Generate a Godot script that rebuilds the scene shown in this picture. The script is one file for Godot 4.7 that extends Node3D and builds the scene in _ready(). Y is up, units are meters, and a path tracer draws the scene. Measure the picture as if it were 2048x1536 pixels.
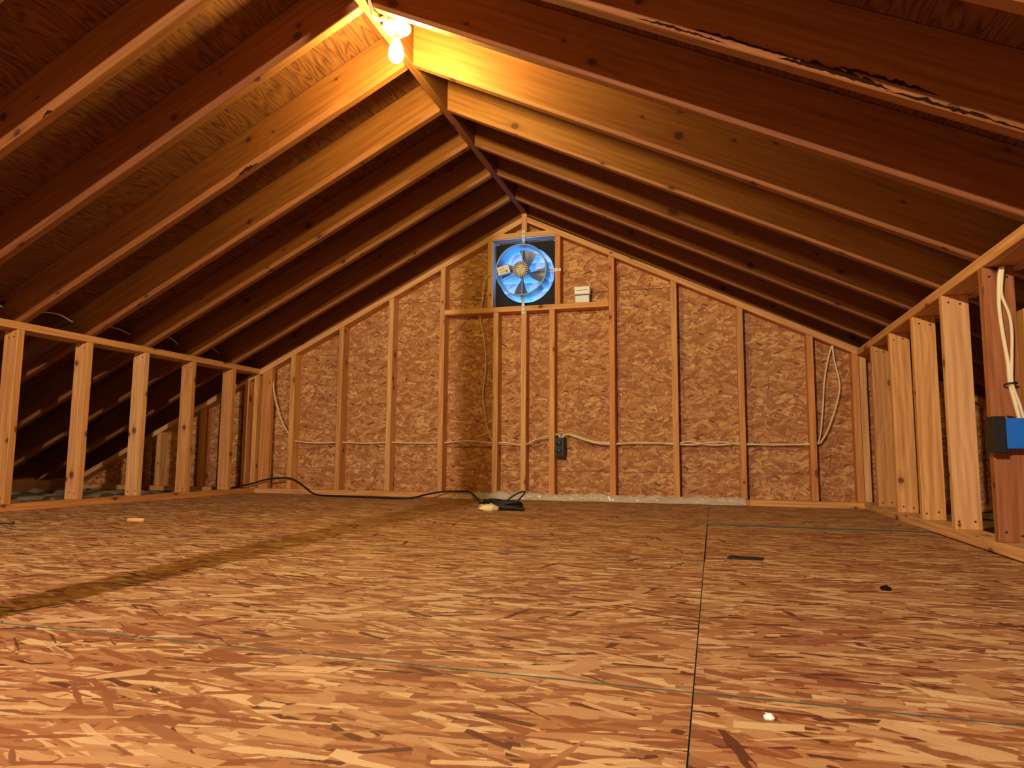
extends Node3D
# Attic: z = 0 is the room face of the far gable framing, y = 0 the floor, x = 0 under the ridge.

const SP := 0.4064            # 16 inch spacing
const TW := 0.038             # thickness of dimension lumber
const TEX_LEN := 2.44         # metres covered by the lumber texture
const RIDGE_Y := 2.002        # underside of the rafters at the ridge
const SLOPE := 0.494
const Z_END := 9.2
const X_EAVE := 3.95

var M := {}
var rng := RandomNumberGenerator.new()
var taken := {}

# ---------------------------------------------------------------- naming helpers
func numbered(called: String) -> String:
	if not taken.has(called):
		taken[called] = 0
		return called
	taken[called] += 1
	return "%s_%03d" % [called, taken[called]]

func thing(called: String, label: String, category: String, at := Vector3.ZERO, kind := "", group := "") -> Node3D:
	var o := Node3D.new()
	o.name = numbered(called)
	add_child(o)
	o.position = at
	meta(o, label, category, kind, group)
	return o

func meta(o: Node, label: String, category: String, kind := "", group := "") -> void:
	o.set_meta("label", label)
	o.set_meta("category", category)
	if kind != "":
		o.set_meta("kind", kind)
	if group != "":
		o.set_meta("group", group)

func part(called: String, mesh: Mesh, mat: Material, parent: Node, xf := Transform3D.IDENTITY) -> MeshInstance3D:
	var o := MeshInstance3D.new()
	o.name = called
	o.mesh = mesh
	if mat != null:
		o.material_override = mat
	o.transform = xf
	o.cast_shadow = GeometryInstance3D.SHADOW_CASTING_SETTING_ON
	parent.add_child(o, true)
	return o

# ---------------------------------------------------------------- mesh helpers
func tri(st: SurfaceTool, a: Vector3, b: Vector3, c: Vector3, n: Vector3, ua: Vector2, ub: Vector2, uc: Vector2) -> void:
	var p := [a, b, c]
	var u := [ua, ub, uc]
	if (b - a).cross(c - a).dot(n) > 0.0:
		p = [a, c, b]
		u = [ua, uc, ub]
	for i in 3:
		st.set_normal(n)
		st.set_uv(u[i])
		st.add_vertex(p[i])

func quad(st: SurfaceTool, a: Vector3, b: Vector3, c: Vector3, d: Vector3, n: Vector3, u: Array) -> void:
	tri(st, a, b, c, n, u[0], u[1], u[2])
	tri(st, a, c, d, n, u[0], u[2], u[3])

func inset(poly: PackedVector2Array, c: float) -> PackedVector2Array:
	var area := 0.0
	var n := poly.size()
	for i in n:
		area += poly[i].cross(poly[(i + 1) % n])
	var s := 1.0 if area > 0.0 else -1.0
	var out := PackedVector2Array()
	for i in n:
		var d0: Vector2 = (poly[i] - poly[(i + n - 1) % n]).normalized()
		var d1: Vector2 = (poly[(i + 1) % n] - poly[i]).normalized()
		var n0 := Vector2(-d0.y, d0.x) * s
		var n1 := Vector2(-d1.y, d1.x) * s
		var b := (n0 + n1).normalized()
		out.append(poly[i] + b * c / maxf(0.3, b.dot(n0)))
	return out

# a flat prism in the local xy plane, thickness along z, edges chamfered; grain runs along `grain`
func prism(poly: PackedVector2Array, depth: float, ch: float, grain: Vector2, strip: int, u0: float, scale := TEX_LEN) -> ArrayMesh:
	var st := SurfaceTool.new()
	st.begin(Mesh.PRIMITIVE_TRIANGLES)
	prism_into(st, poly, depth, ch, grain, strip, u0, scale)
	return st.commit()

func prism_into(st: SurfaceTool, poly: PackedVector2Array, depth: float, ch: float, grain: Vector2, strip: int, u0: float, scale := TEX_LEN, at := Vector3.ZERO) -> void:
	var L := grain.normalized()
	var P := Vector2(-L.y, L.x)
	var lo := 1e9
	for q in poly:
		lo = minf(lo, q.dot(P))
	var vb := strip * 0.305
	var inner := inset(poly, ch)
	var n := poly.size()
	var h := depth / 2.0
	var area := 0.0
	for i in n:
		area += poly[i].cross(poly[(i + 1) % n])
	var sgn := 1.0 if area > 0.0 else -1.0
	var idx := Geometry2D.triangulate_polygon(inner)
	for side in [1.0, -1.0]:
		var off := 0.01 if side > 0.0 else 0.1
		for k in range(0, idx.size(), 3):
			var a := inner[idx[k]]
			var b := inner[idx[k + 1]]
			var c := inner[idx[k + 2]]
			tri(st, at + Vector3(a.x, a.y, h * side), at + Vector3(b.x, b.y, h * side), at + Vector3(c.x, c.y, h * side), Vector3(0, 0, side),
				Vector2(a.dot(L) / scale + u0, (vb + off + a.dot(P) - lo) / scale), Vector2(b.dot(L) / scale + u0, (vb + off + b.dot(P) - lo) / scale), Vector2(c.dot(L) / scale + u0, (vb + off + c.dot(P) - lo) / scale))
	for i in n:
		var j := (i + 1) % n
		var d := (poly[j] - poly[i]).normalized()
		var nn := Vector2(d.y, -d.x) * sgn
		var along := absf(d.dot(L)) > 0.8
		var n3 := Vector3(nn.x, nn.y, 0)
		var hc := h - ch
		var f := func(q: Vector2, z: float) -> Vector2:
			if along:
				return Vector2(q.dot(L) / scale + u0, (vb + 0.225 + z + h) / scale)
			return Vector2(z / scale + u0 + 0.3, (vb + 0.02 + q.dot(P) - lo) / scale)
		var a3 := at + Vector3(poly[i].x, poly[i].y, hc)
		var b3 := at + Vector3(poly[j].x, poly[j].y, hc)
		var c3 := at + Vector3(poly[j].x, poly[j].y, -hc)
		var d3 := at + Vector3(poly[i].x, poly[i].y, -hc)
		quad(st, a3, b3, c3, d3, n3, [f.call(poly[i], hc), f.call(poly[j], hc), f.call(poly[j], -hc), f.call(poly[i], -hc)])
		if ch > 0.0:
			for side in [1.0, -1.0]:
				var ai := at + Vector3(inner[i].x, inner[i].y, h * side)
				var bi := at + Vector3(inner[j].x, inner[j].y, h * side)
				var ao := at + Vector3(poly[i].x, poly[i].y, hc * side)
				var bo := at + Vector3(poly[j].x, poly[j].y, hc * side)
				quad(st, ai, bi, bo, ao, (n3 + Vector3(0, 0, side)).normalized(), [f.call(inner[i], h * side), f.call(inner[j], h * side), f.call(poly[j], hc * side), f.call(poly[i], hc * side)])

func rect(x0: float, y0: float, x1: float, y1: float) -> PackedVector2Array:
	return PackedVector2Array([Vector2(x0, y0), Vector2(x1, y0), Vector2(x1, y1), Vector2(x0, y1)])

func lumber() -> Material:
	return M.lumber[rng.randi() % M.lumber.size()]

# a piece of lumber filling a box; axis = 0, 1 or 2 is the grain direction
func beam(called: String, lo: Vector3, hi: Vector3, axis: int, parent: Node, mat: Material = null, ch := 0.002) -> MeshInstance3D:
	var size := hi - lo
	var c := (lo + hi) / 2.0
	var u := (axis + 1) % 3
	var v := (axis + 2) % 3
	# the wider of the other two directions lies in the plane of the prism
	var wide := u if size[u] >= size[v] else v
	var thin := v if wide == u else u
	var ex := Vector3.ZERO
	ex[axis] = 1.0
	var ey := Vector3.ZERO
	ey[wide] = 1.0
	var b := Basis(ex, ey, ex.cross(ey))
	var mesh := prism(rect(-size[axis] / 2, -size[wide] / 2, size[axis] / 2, size[wide] / 2), size[thin], ch, Vector2.RIGHT, rng.randi() % 8, rng.randf())
	return part(called, mesh, mat if mat != null else lumber(), parent, Transform3D(b, c))

func catmull(pts: Array, per: int) -> PackedVector3Array:
	var out := PackedVector3Array()
	var n := pts.size()
	for i in n - 1:
		var p0: Vector3 = pts[maxi(i - 1, 0)]
		var p1: Vector3 = pts[i]
		var p2: Vector3 = pts[i + 1]
		var p3: Vector3 = pts[mini(i + 2, n - 1)]
		for k in per:
			var t := float(k) / per
			out.append(0.5 * ((2.0 * p1) + (p2 - p0) * t + (2.0 * p0 - 5.0 * p1 + 4.0 * p2 - p3) * t * t + (3.0 * p1 - p0 - 3.0 * p2 + p3) * t * t * t))
	out.append(pts[n - 1])
	return out

func tube_into(st: SurfaceTool, pts: PackedVector3Array, ra: float, rb: float, sides: int) -> void:
	var n := pts.size()
	var nx := Vector3.ZERO
	var rings := []
	var nors := []
	for i in n:
		var t := (pts[mini(i + 1, n - 1)] - pts[maxi(i - 1, 0)]).normalized()
		if i == 0:
			nx = t.cross(Vector3.UP)
			if nx.length() < 0.2:
				nx = t.cross(Vector3.RIGHT)
			nx = nx.normalized()
		else:
			nx = (nx - t * nx.dot(t)).normalized()
		var ny := t.cross(nx).normalized()
		var ring := PackedVector3Array()
		var nor := PackedVector3Array()
		for s in sides:
			var a := TAU * s / sides
			ring.append(pts[i] + nx * cos(a) * ra + ny * sin(a) * rb)
			nor.append((nx * cos(a) / ra + ny * sin(a) / rb).normalized())
		rings.append(ring)
		nors.append(nor)
	var U := Vector2.ZERO
	for i in n - 1:
		for s in sides:
			var k := (s + 1) % sides
			var q := [[rings[i][s], nors[i][s]], [rings[i][k], nors[i][k]], [rings[i + 1][k], nors[i + 1][k]], [rings[i + 1][s], nors[i + 1][s]]]
			for tr in [[0, 1, 2], [0, 2, 3]]:
				smooth_tri(st, q[tr[0]], q[tr[1]], q[tr[2]])
	for e in [0, n - 1]:
		var out_n := (pts[0] - pts[1]).normalized() if e == 0 else (pts[n - 1] - pts[n - 2]).normalized()
		for s in range(1, sides - 1):
			tri(st, rings[e][0], rings[e][s], rings[e][s + 1], out_n, U, U, U)

func smooth_tri(st: SurfaceTool, a: Array, b: Array, c: Array) -> void:
	var av: Vector3 = a[0]
	var bv: Vector3 = b[0]
	var cv: Vector3 = c[0]
	var nn: Vector3 = a[1] + b[1] + c[1]
	var order := [a, b, c]
	if (bv - av).cross(cv - av).dot(nn) > 0.0:
		order = [a, c, b]
	for p in order:
		st.set_normal(p[1])
		st.set_uv(Vector2.ZERO)
		st.add_vertex(p[0])

func tube(pts: Array, ra: float, rb := -1.0, per := 8, sides := 8) -> ArrayMesh:
	var st := SurfaceTool.new()
	st.begin(Mesh.PRIMITIVE_TRIANGLES)
	tube_into(st, catmull(pts, per), ra, rb if rb > 0.0 else ra, sides)
	return st.commit()

# profile of (radius, y) turned round the y axis
func lathe_into(st: SurfaceTool, prof: Array, segs: int, hard := false) -> void:
	var n := prof.size()
	for i in n - 1:
		var a: Vector2 = prof[i]
		var b: Vector2 = prof[i + 1]
		var na := (b - a).normalized()
		var nb := na
		if not hard:
			if i > 0:
				na = ((a - prof[i - 1]).normalized() + na).normalized()
			if i < n - 2:
				nb = ((prof[i + 2] - b).normalized() + nb).normalized()
		na = Vector2(na.y, -na.x)
		nb = Vector2(nb.y, -nb.x)
		for s in segs:
			var t0 := TAU * s / segs
			var t1 := TAU * (s + 1) / segs
			var q := []
			for e in [[a, na, t0], [b, nb, t0], [b, nb, t1], [a, na, t1]]:
				var p: Vector2 = e[0]
				var m: Vector2 = e[1]
				var t: float = e[2]
				q.append([Vector3(p.x * cos(t), p.y, p.x * sin(t)), Vector3(m.x * cos(t), m.y, m.x * sin(t))])
			if a.x > 1e-5:
				smooth_tri(st, q[0], q[1], q[3])
			if b.x > 1e-5:
				smooth_tri(st, q[1], q[2], q[3])

func lathe(prof: Array, segs := 32, hard := false) -> ArrayMesh:
	var st := SurfaceTool.new()
	st.begin(Mesh.PRIMITIVE_TRIANGLES)
	lathe_into(st, prof, segs, hard)
	return st.commit()

func cbox(size: Vector3, ch := 0.0015) -> ArrayMesh:
	return prism(rect(-size.x / 2, -size.y / 2, size.x / 2, size.y / 2), size.z, ch, Vector2.RIGHT, 0, 0.0)

func mat(c: Color, rough := 0.8, metal := 0.0) -> StandardMaterial3D:
	var m := StandardMaterial3D.new()
	m.albedo_color = c
	m.roughness = rough
	m.metallic = metal
	return m

# ---------------------------------------------------------------- procedural textures
func noise_bytes(seed_: int, freq: float, w: int, h: int, W: int, H: int) -> PackedByteArray:
	var f := FastNoiseLite.new()
	f.seed = seed_
	f.noise_type = FastNoiseLite.TYPE_SIMPLEX_SMOOTH
	f.frequency = freq
	f.fractal_octaves = 3
	var im := f.get_seamless_image(w, h)
	im.convert(Image.FORMAT_L8)
	im.resize(W, H, Image.INTERPOLATE_CUBIC)
	return im.get_data()

func ramp(cols: Array) -> Array:
	var out := []
	for i in 256:
		var t := i / 255.0 * (cols.size() - 1)
		var k := mini(int(t), cols.size() - 2)
		var c: Color = cols[k].lerp(cols[k + 1], t - k)
		out.append(c)
	return out

func lumber_texture() -> ImageTexture:
	var W := 1024
	var H := 2048
	var fine := noise_bytes(3, 0.06, 64, 2048, W, H)
	var warp := noise_bytes(5, 0.012, 128, 512, W, H)
	var lut := ramp([Color8(158, 108, 64), Color8(198, 144, 90), Color8(218, 168, 112), Color8(232, 188, 134)])
	var rr := PackedByteArray()
	var gg := PackedByteArray()
	var bb := PackedByteArray()
	for c in lut:
		rr.append(c.r8)
		gg.append(c.g8)
		bb.append(c.b8)
	var data := PackedByteArray()
	data.resize(W * H * 3)
	var R := RandomNumberGenerator.new()
	R.seed = 77
	var sh := H / 8
	var i := 0
	var o := 0
	for s in 8:
		var fq := R.randf_range(0.12, 0.3)
		var amp := R.randf_range(0.06, 0.14)
		var tone := R.randf_range(-14.0, 14.0)
		for y in sh:
			for x in W:
				var g := fine[i] * 0.72 + 46.0 + tone + 17.0 * sin(y * fq + warp[i] * amp)
				var k := clampi(int(g), 0, 255)
				data[o] = rr[k]
				data[o + 1] = gg[k]
				data[o + 2] = bb[k]
				i += 1
				o += 3
	# knots, with the grain drawn out beside them
	var mmx := TEX_LEN / W
	var mmy := TEX_LEN / H
	for s in 8:
		for k in 9:
			var cx := R.randf() * W
			var cy := s * sh + R.randf_range(0.05, 0.95) * sh
			var r := R.randf_range(0.006, 0.017)
			var asp := R.randf_range(1.0, 1.6)
			var wx := int(r * 5.0 / mmx)
			var wy := int(r * 2.4 / mmy)
			for dy in range(-wy, wy + 1):
				var yy := int(cy) + dy
				if yy < s * sh or yy >= (s + 1) * sh:
					continue
				for dx in range(-wx, wx + 1):
					var px := dx * mmx / (r * asp)
					var py := dy * mmy / r
					var d := sqrt(px * px + py * py)
					var halo := exp(-py * py * 1.4 - px * px * 0.16) * 0.42
					var f := halo
					var c := Color8(140, 78, 36)
					if d < 1.0:
						f = 0.86
						c = Color8(92, 48, 22).lerp(Color8(140, 82, 42), 0.5 + 0.5 * sin(d * 14.0))
						if d < 0.3:
							c = Color8(56, 28, 14)
					if f < 0.03:
						continue
					var q := (yy * W + posmod(int(cx) + dx, W)) * 3
					data[q] = int(lerpf(data[q], c.r8, f))
					data[q + 1] = int(lerpf(data[q + 1], c.g8, f))
					data[q + 2] = int(lerpf(data[q + 2], c.b8, f))
	var im := Image.create_from_data(W, H, false, Image.FORMAT_RGB8, data)
	return ImageTexture.create_from_image(im)

func plywood_texture() -> ImageTexture:
	var W := 1024
	var H := 1024
	var warp := noise_bytes(15, 0.016, 96, 512, W, H)
	var fine := noise_bytes(17, 0.08, 48, 1024, W, H)
	var lut := ramp([Color8(116, 66, 32), Color8(176, 118, 66), Color8(200, 146, 90), Color8(214, 164, 108)])
	var data := PackedByteArray()
	data.resize(W * H * 3)
	var o := 0
	for i in W * H:
		var y := i / W
		var s := sin(y * 0.03682 * 6.0 + warp[i] * 0.12)
		var g := 120.0 + 82.0 * s * absf(s) + (fine[i] - 128) * 0.55
		var c: Color = lut[clampi(int(g), 0, 255)]
		data[o] = c.r8
		data[o + 1] = c.g8
		data[o + 2] = c.b8
		o += 3
	return ImageTexture.create_from_image(Image.create_from_data(W, H, false, Image.FORMAT_RGB8, data))

# oriented strand board: pressed wood strands laid over one another; returns [colour, height]
func osb_textures(seed_: int, S: int, metres: float, spread: float, count: int, longest: float, widest: float, cols: Array) -> Array:
	var R := RandomNumberGenerator.new()
	R.seed = seed_
	var px := S / metres
	var im := Image.create(S, S, false, Image.FORMAT_RGBA8)
	im.fill(cols[1])
	var hm := Image.create(S, S, false, Image.FORMAT_RGBA8)
	hm.fill(Color(0.5, 0.5, 0.5))
	var sprites := []
	for k in 110:
		var ln := R.randf_range(0.35, 1.0) * longest * px
		var wd := R.randf_range(0.25, 1.0) * widest * px
		if R.randf() < 0.5:
			wd *= 0.45
		var ang := R.randfn(0.0, spread)
		if R.randf() < 0.1:
			ang = R.randf_range(-PI / 2, PI / 2)
		var ca := cos(ang)
		var sa := sin(ang)
		var t := R.randf()
		var base: Color = cols[0].lerp(cols[1], t * 2.0) if t < 0.5 else cols[1].lerp(cols[2], t * 2.0 - 1.0)
		var pick := R.randf()
		if pick < 0.08:
			base = cols[3]
			wd *= 0.6
		elif pick < 0.17:
			base = cols[2].lerp(Color8(182, 100, 62), 0.4)
			wd *= 1.3
		elif pick < 0.3:
			wd *= 1.7
			ln *= 1.2
		var bw := int(absf(ca) * ln + absf(sa) * wd) + 3
		var bh := int(absf(sa) * ln + absf(ca) * wd) + 3
		var sp := Image.create(bw, bh, false, Image.FORMAT_RGBA8)
		var sh := Image.create(bw, bh, false, Image.FORMAT_RGBA8)
		var skew := R.randf_range(-0.6, 0.6)
		var gf := R.randf_range(0.5, 1.4)
		var ph := R.randf() * 9.0
		var bend := R.randf_range(-0.12, 0.12) * wd
		var tip := R.randf_range(0.0, 0.7)
		for y in bh:
			for x in bw:
				var dx := x - bw * 0.5
				var dy := y - bh * 0.5
				var u := dx * ca + dy * sa
				var v := -dx * sa + dy * ca + bend * cos(u / ln * 6.0)
				var hw := wd * 0.5 * (1.0 - tip * maxf(0.0, absf(u) / ln * 4.0 - 1.0)) + 0.9 * sin(u * 0.11 + ph)
				if absf(v) > hw or absf(u + v * skew) > ln * 0.5:
					continue
				var g := 0.97 + 0.025 * sin(v * gf + 1.5 * sin(u * 0.03 + ph)) + R.randf_range(-0.03, 0.03)
				sp.set_pixel(x, y, Color(base.r * g, base.g * g, base.b * g, 0.93))
				var hh := 0.5 + 0.26 * (absf(v) / maxf(hw, 1.0) < 0.8 as int) * 0.0 + (t - 0.5) * 0.25
				sh.set_pixel(x, y, Color(hh + 0.2, hh + 0.2, hh + 0.2, 0.75))
		sprites.append([sp, sh])
	for k in count:
		var e: Array = sprites[R.randi() % sprites.size()]
		var sp: Image = e[0]
		var sh: Image = e[1]
		var w := sp.get_width()
		var h := sp.get_height()
		var x := R.randi() % S
		var y := R.randi() % S
		var flat := 0.35 + 0.5 * R.randf()
		for ox in [0, -S]:
			for oy in [0, -S]:
				if x + ox + w > 0 and y + oy + h > 0:
					im.blend_rect(sp, Rect2i(0, 0, w, h), Vector2i(x + ox, y + oy))
					hm.blend_rect(sh, Rect2i(0, 0, w, h), Vector2i(x + ox, y + oy))
	im.convert(Image.FORMAT_RGB8)
	hm.convert(Image.FORMAT_RGB8)
	return [ImageTexture.create_from_image(im), ImageTexture.create_from_image(hm)]

func make_materials() -> void:
	var lt := lumber_texture()
	var tints := [Color(1, 1, 1), Color(0.97, 0.93, 0.88), Color(0.92, 0.86, 0.78), Color(1.0, 0.96, 0.86), Color(0.95, 0.84, 0.74)]
	M.lumber = []
	for c in tints:
		var m := mat(c, 0.72)
		m.albedo_texture = lt
		M.lumber.append(m)
	var red := mat(Color(0.74, 0.6, 0.52), 0.75)  # reddish board, its tint also darkened in place of shade on this stud
	red.albedo_texture = lt
	M.red_shaded_lumber = red
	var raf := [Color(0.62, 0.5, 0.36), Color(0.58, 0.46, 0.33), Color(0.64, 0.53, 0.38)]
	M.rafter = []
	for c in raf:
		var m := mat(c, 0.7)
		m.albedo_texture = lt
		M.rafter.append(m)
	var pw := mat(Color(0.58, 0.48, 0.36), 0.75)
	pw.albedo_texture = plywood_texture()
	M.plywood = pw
	var fl := osb_textures(41, 1536, 1.22, 0.3, 13000, 0.125, 0.022, [Color8(246, 216, 164), Color8(196, 142, 94), Color8(148, 92, 58), Color8(106, 56, 36)])
	var wl := osb_textures(43, 1024, 1.22, 0.65, 9000, 0.085, 0.017, [Color8(224, 180, 122), Color8(188, 132, 80), Color8(152, 96, 54), Color8(112, 64, 38)])
	M.floor_osb = []
	for c in [Color(0.92, 0.89, 0.88), Color(0.9, 0.86, 0.83), Color(0.92, 0.88, 0.85)]:
		var m := mat(c, 0.62)
		m.albedo_texture = fl[0]
		m.heightmap_enabled = true
		m.heightmap_texture = fl[1]
		m.heightmap_scale = 0.16
		M.floor_osb.append(m)
	M.wall_osb = []
	for c in [Color(1, 1, 1), Color(0.96, 0.93, 0.9)]:
		var m := mat(c, 0.75)
		m.albedo_texture = wl[0]
		m.heightmap_enabled = true
		m.heightmap_texture = wl[1]
		m.heightmap_scale = 0.16
		M.wall_osb.append(m)
	M.nail_mesh = lathe([Vector2(0, 0.0012), Vector2(0.0035, 0.001), Vector2(0.0045, -0.001)], 10)
	M.edge_seal = mat(Color8(48, 74, 66), 0.8)
	M.galvanized = mat(Color8(205, 210, 212), 0.6, 0.35)
	M.white_metal = mat(Color8(225, 228, 230), 0.4)
	M.fan_blade = mat(Color8(120, 124, 132), 0.45, 0.4)
	M.fan_sky_tint = mat(Color8(132, 178, 222), 0.35)  # blue of the daylight put into the housing and arm colour
	M.motor = mat(Color8(196, 188, 172), 0.5)
	M.dark_steel = mat(Color8(44, 46, 50), 0.6, 0.3)
	M.black_panel = mat(Color8(34, 34, 38), 0.9)
	M.shingle = mat(Color8(112, 108, 102), 0.95)
	M.black_plastic = mat(Color8(20, 20, 22), 0.5)
	M.black_rubber = mat(Color8(14, 14, 16), 0.6)
	M.cable = mat(Color8(226, 212, 178), 0.55)
	M.porcelain = mat(Color8(244, 240, 230), 0.25)
	M.blue_plastic = mat(Color8(22, 110, 214), 0.45)
	M.cream = mat(Color8(238, 216, 160), 0.8)
	M.bark = mat(Color8(44, 22, 13), 0.95)
	M.bark.metallic_specular = 0.05
	M.brass = mat(Color8(190, 160, 96), 0.4, 0.8)
	M.insulation = mat(Color8(158, 140, 118), 1.0)
	var film := mat(Color(0.95, 0.93, 0.87, 0.5), 0.16)
	film.transparency = BaseMaterial3D.TRANSPARENCY_ALPHA
	film.cull_mode = BaseMaterial3D.CULL_DISABLED
	M.film = film

# ---------------------------------------------------------------- builders
func roof_y(x: float) -> float:
	return RIDGE_Y - SLOPE * absf(x)

func osb_panel(parent: Node, x0: float, x1: float, y0: float, y1: float, z: float, clip: PackedVector2Array, hole: Rect2, mats: Array) -> void:
	var rects := []
	var hx0 := hole.position.x
	var hx1 := hole.end.x
	var hy0 := hole.position.y
	var hy1 := hole.end.y
	if hole.has_area() and x0 < hx1 and x1 > hx0 and y0 < hy1 and y1 > hy0:
		if y0 < hy0:
			rects.append(rect(x0, y0, x1, hy0))
		if y1 > hy1:
			rects.append(rect(x0, hy1, x1, y1))
		var a := maxf(y0, hy0)
		var b := minf(y1, hy1)
		if x0 < hx0:
			rects.append(rect(x0, a, hx0, b))
		if x1 > hx1:
			rects.append(rect(hx1, a, x1, b))
	else:
		rects.append(rect(x0, y0, x1, y1))
	var st := SurfaceTool.new()
	st.begin(Mesh.PRIMITIVE_TRIANGLES)
	var any := false
	var s := rng.randi() % 8
	var u0 := rng.randf()
	for r in rects:
		for q in Geometry2D.intersect_polygons(r, clip):
			if q.size() < 3:
				continue
			any = true
			panel_into(st, q, z, 0.011, s * 0.37, u0)
	if any:
		part("osb_panel", st.commit(), mats[rng.randi() % mats.size()], parent)

# a panel in the xy plane whose room face is at z, with 1.22 m texture repeat
func panel_into(st: SurfaceTool, q: PackedVector2Array, z: float, t: float, v0: float, u0: float) -> void:
	var k := 1.0 / 1.22
	var idx := Geometry2D.triangulate_polygon(q)
	for side in [[z, 1.0], [z - t, -1.0]]:
		for i in range(0, idx.size(), 3):
			var p := []
			var u := []
			for j in 3:
				var w := q[idx[i + j]]
				p.append(Vector3(w.x, w.y, side[0]))
				u.append(Vector2(w.x * k + u0, w.y * k + v0))
			tri(st, p[0], p[1], p[2], Vector3(0, 0, side[1]), u[0], u[1], u[2])
	var n := q.size()
	var c := Vector2.ZERO
	for w in q:
		c += w / n
	for i in n:
		var a := q[i]
		var b := q[(i + 1) % n]
		var d := (b - a).normalized()
		var nn := Vector2(d.y, -d.x)
		if nn.dot((a + b) / 2.0 - c) < 0.0:
			nn = -nn
		var uv := [Vector2(a.x * k + u0, a.y * k), Vector2(b.x * k + u0, b.y * k), Vector2(b.x * k + u0, b.y * k + 0.01), Vector2(a.x * k + u0, a.y * k + 0.01)]
		quad(st, Vector3(a.x, a.y, z), Vector3(b.x, b.y, z), Vector3(b.x, b.y, z - t), Vector3(a.x, a.y, z - t), Vector3(nn.x, nn.y, 0), uv)

func build_gable() -> void:
	var w := thing("wall_back", "gable end wall of strand board with open pine studs and sloping top plates", "wall", Vector3.ZERO, "structure")
	var roof_poly := PackedVector2Array([Vector2(-X_EAVE, -0.3), Vector2(X_EAVE, -0.3), Vector2(X_EAVE, roof_y(X_EAVE) + 0.1), Vector2(0, RIDGE_Y + 0.15), Vector2(-X_EAVE, roof_y(X_EAVE) + 0.1)])
	var hole := Rect2(-0.225, 1.345, 0.445, 0.475)
	var g := 0.0015
	for r in [[-0.3, 0.195, [-4.0, -1.8288, 0.6096, 4.0]], [0.195, 1.425, [-4.0, -3.048, -0.6096, 1.8288, 4.0]], [1.425, 2.4, [-4.0, -1.8288, 0.6096, 4.0]]]:
		var xs: Array = r[2]
		for i in xs.size() - 1:
			osb_panel(w, xs[i] + g, xs[i + 1] - g, r[0] + g, r[1] - g, -0.089, roof_poly, hole, M.wall_osb)
	house_wrap(w)
	var H := 1.9424
	var sl := 0.4877
	# studs that run from the bottom plate to the sloping plate
	var xs := []
	for k in [1.5, 2.5, 3.5, 4.5, 5.5, 6.5, 7.5]:
		xs.append(k * SP)
		xs.append(-k * SP)
	xs.append(-2.152)
	for x in xs:
		sloped_stud(w, x, 0.038, H, sl, TW, 0.089, -0.0445)
	sloped_stud(w, -2.055, 0.038, H, sl, 0.089, TW, -0.019)
	sloped_stud(w, 2.079, 0.038, H, sl, TW, 0.089, -0.0445)
	sloped_stud(w, 2.119, 0.038, H, sl, TW, 0.089, -0.0445)
	# studs below the fan and beside it
	for x in [-0.2032, 0.0, 0.2]:
		beam("stud", Vector3(x - 0.019, 0.038, -0.089), Vector3(x + 0.019, 1.299, 0), 1, w, M.lumber[[0, 3, 0][rng.randi() % 3]])
	sloped_stud(w, -0.2505, 1.337, H, sl, TW, 0.089, -0.0445)
	sloped_stud(w, 0.2395, 1.337, H, sl, TW, 0.089, -0.0445)
	beam("fan_sill", Vector3(-0.5905, 1.3, -0.089), Vector3(0.5905, 1.337, 0.001), 0, w, M.lumber[3])
	beam("fan_header", Vector3(-0.2315, 1.829, -0.089), Vector3(0.2205, 1.865, -0.001), 0, w, M.lumber[0])
	beam("king_stud", Vector3(-0.019, 1.866, -0.089), Vector3(0.019, 1.998, 0.002), 1, w, M.lumber[0])
	# sloping top plates
	for s in [-1.0, 1.0]:
		var x0 := 0.0195
		var poly := PackedVector2Array([Vector2(s * x0, H - sl * x0), Vector2(s * 3.9, H - sl * 3.9), Vector2(s * 3.9, H - sl * 3.9 + 0.0425), Vector2(s * x0, H - sl * x0 + 0.0425)])
		part("top_plate", prism(poly, 0.089, 0.002, Vector2(s, -sl), 3 if s < 0 else 5, 0.3 + s * 0.2), M.lumber[0] if s < 0 else M.lumber[1], w, Transform3D(Basis.IDENTITY, Vector3(0, 0, -0.0445)))
	# bottom plates
	beam("bottom_plate", Vector3(-3.8, 0, -0.089), Vector3(-0.49, 0.037, 0.002), 0, w, M.lumber[1])
	beam("bottom_plate", Vector3(-0.488, 0, -0.089), Vector3(1.45, 0.036, 0.0), 0, w, M.lumber[2])
	beam("bottom_plate", Vector3(1.452, 0, -0.089), Vector3(2.105, 0.037, 0.012), 0, w, M.lumber[3])
	beam("bottom_plate", Vector3(2.107, 0, -0.089), Vector3(3.8, 0.037, 0.0), 0, w, M.lumber[1])

func sloped_stud(w: Node, x: float, y0: float, H: float, sl: float, width: float, depth: float, zc: float) -> void:
	var a := x - width / 2
	var b := x + width / 2
	var ya := H - sl * absf(a) - 0.001
	var yb := H - sl * absf(b) - 0.001
	if minf(ya, yb) < y0 + 0.05:
		return
	var poly := PackedVector2Array([Vector2(a, y0), Vector2(b, y0), Vector2(b, yb), Vector2(a, ya)])
	part("stud", prism(poly, depth, 0.002, Vector2.UP, rng.randi() % 8, rng.randf()), lumber(), w, Transform3D(Basis.IDENTITY, Vector3(0, 0, zc)))

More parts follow.
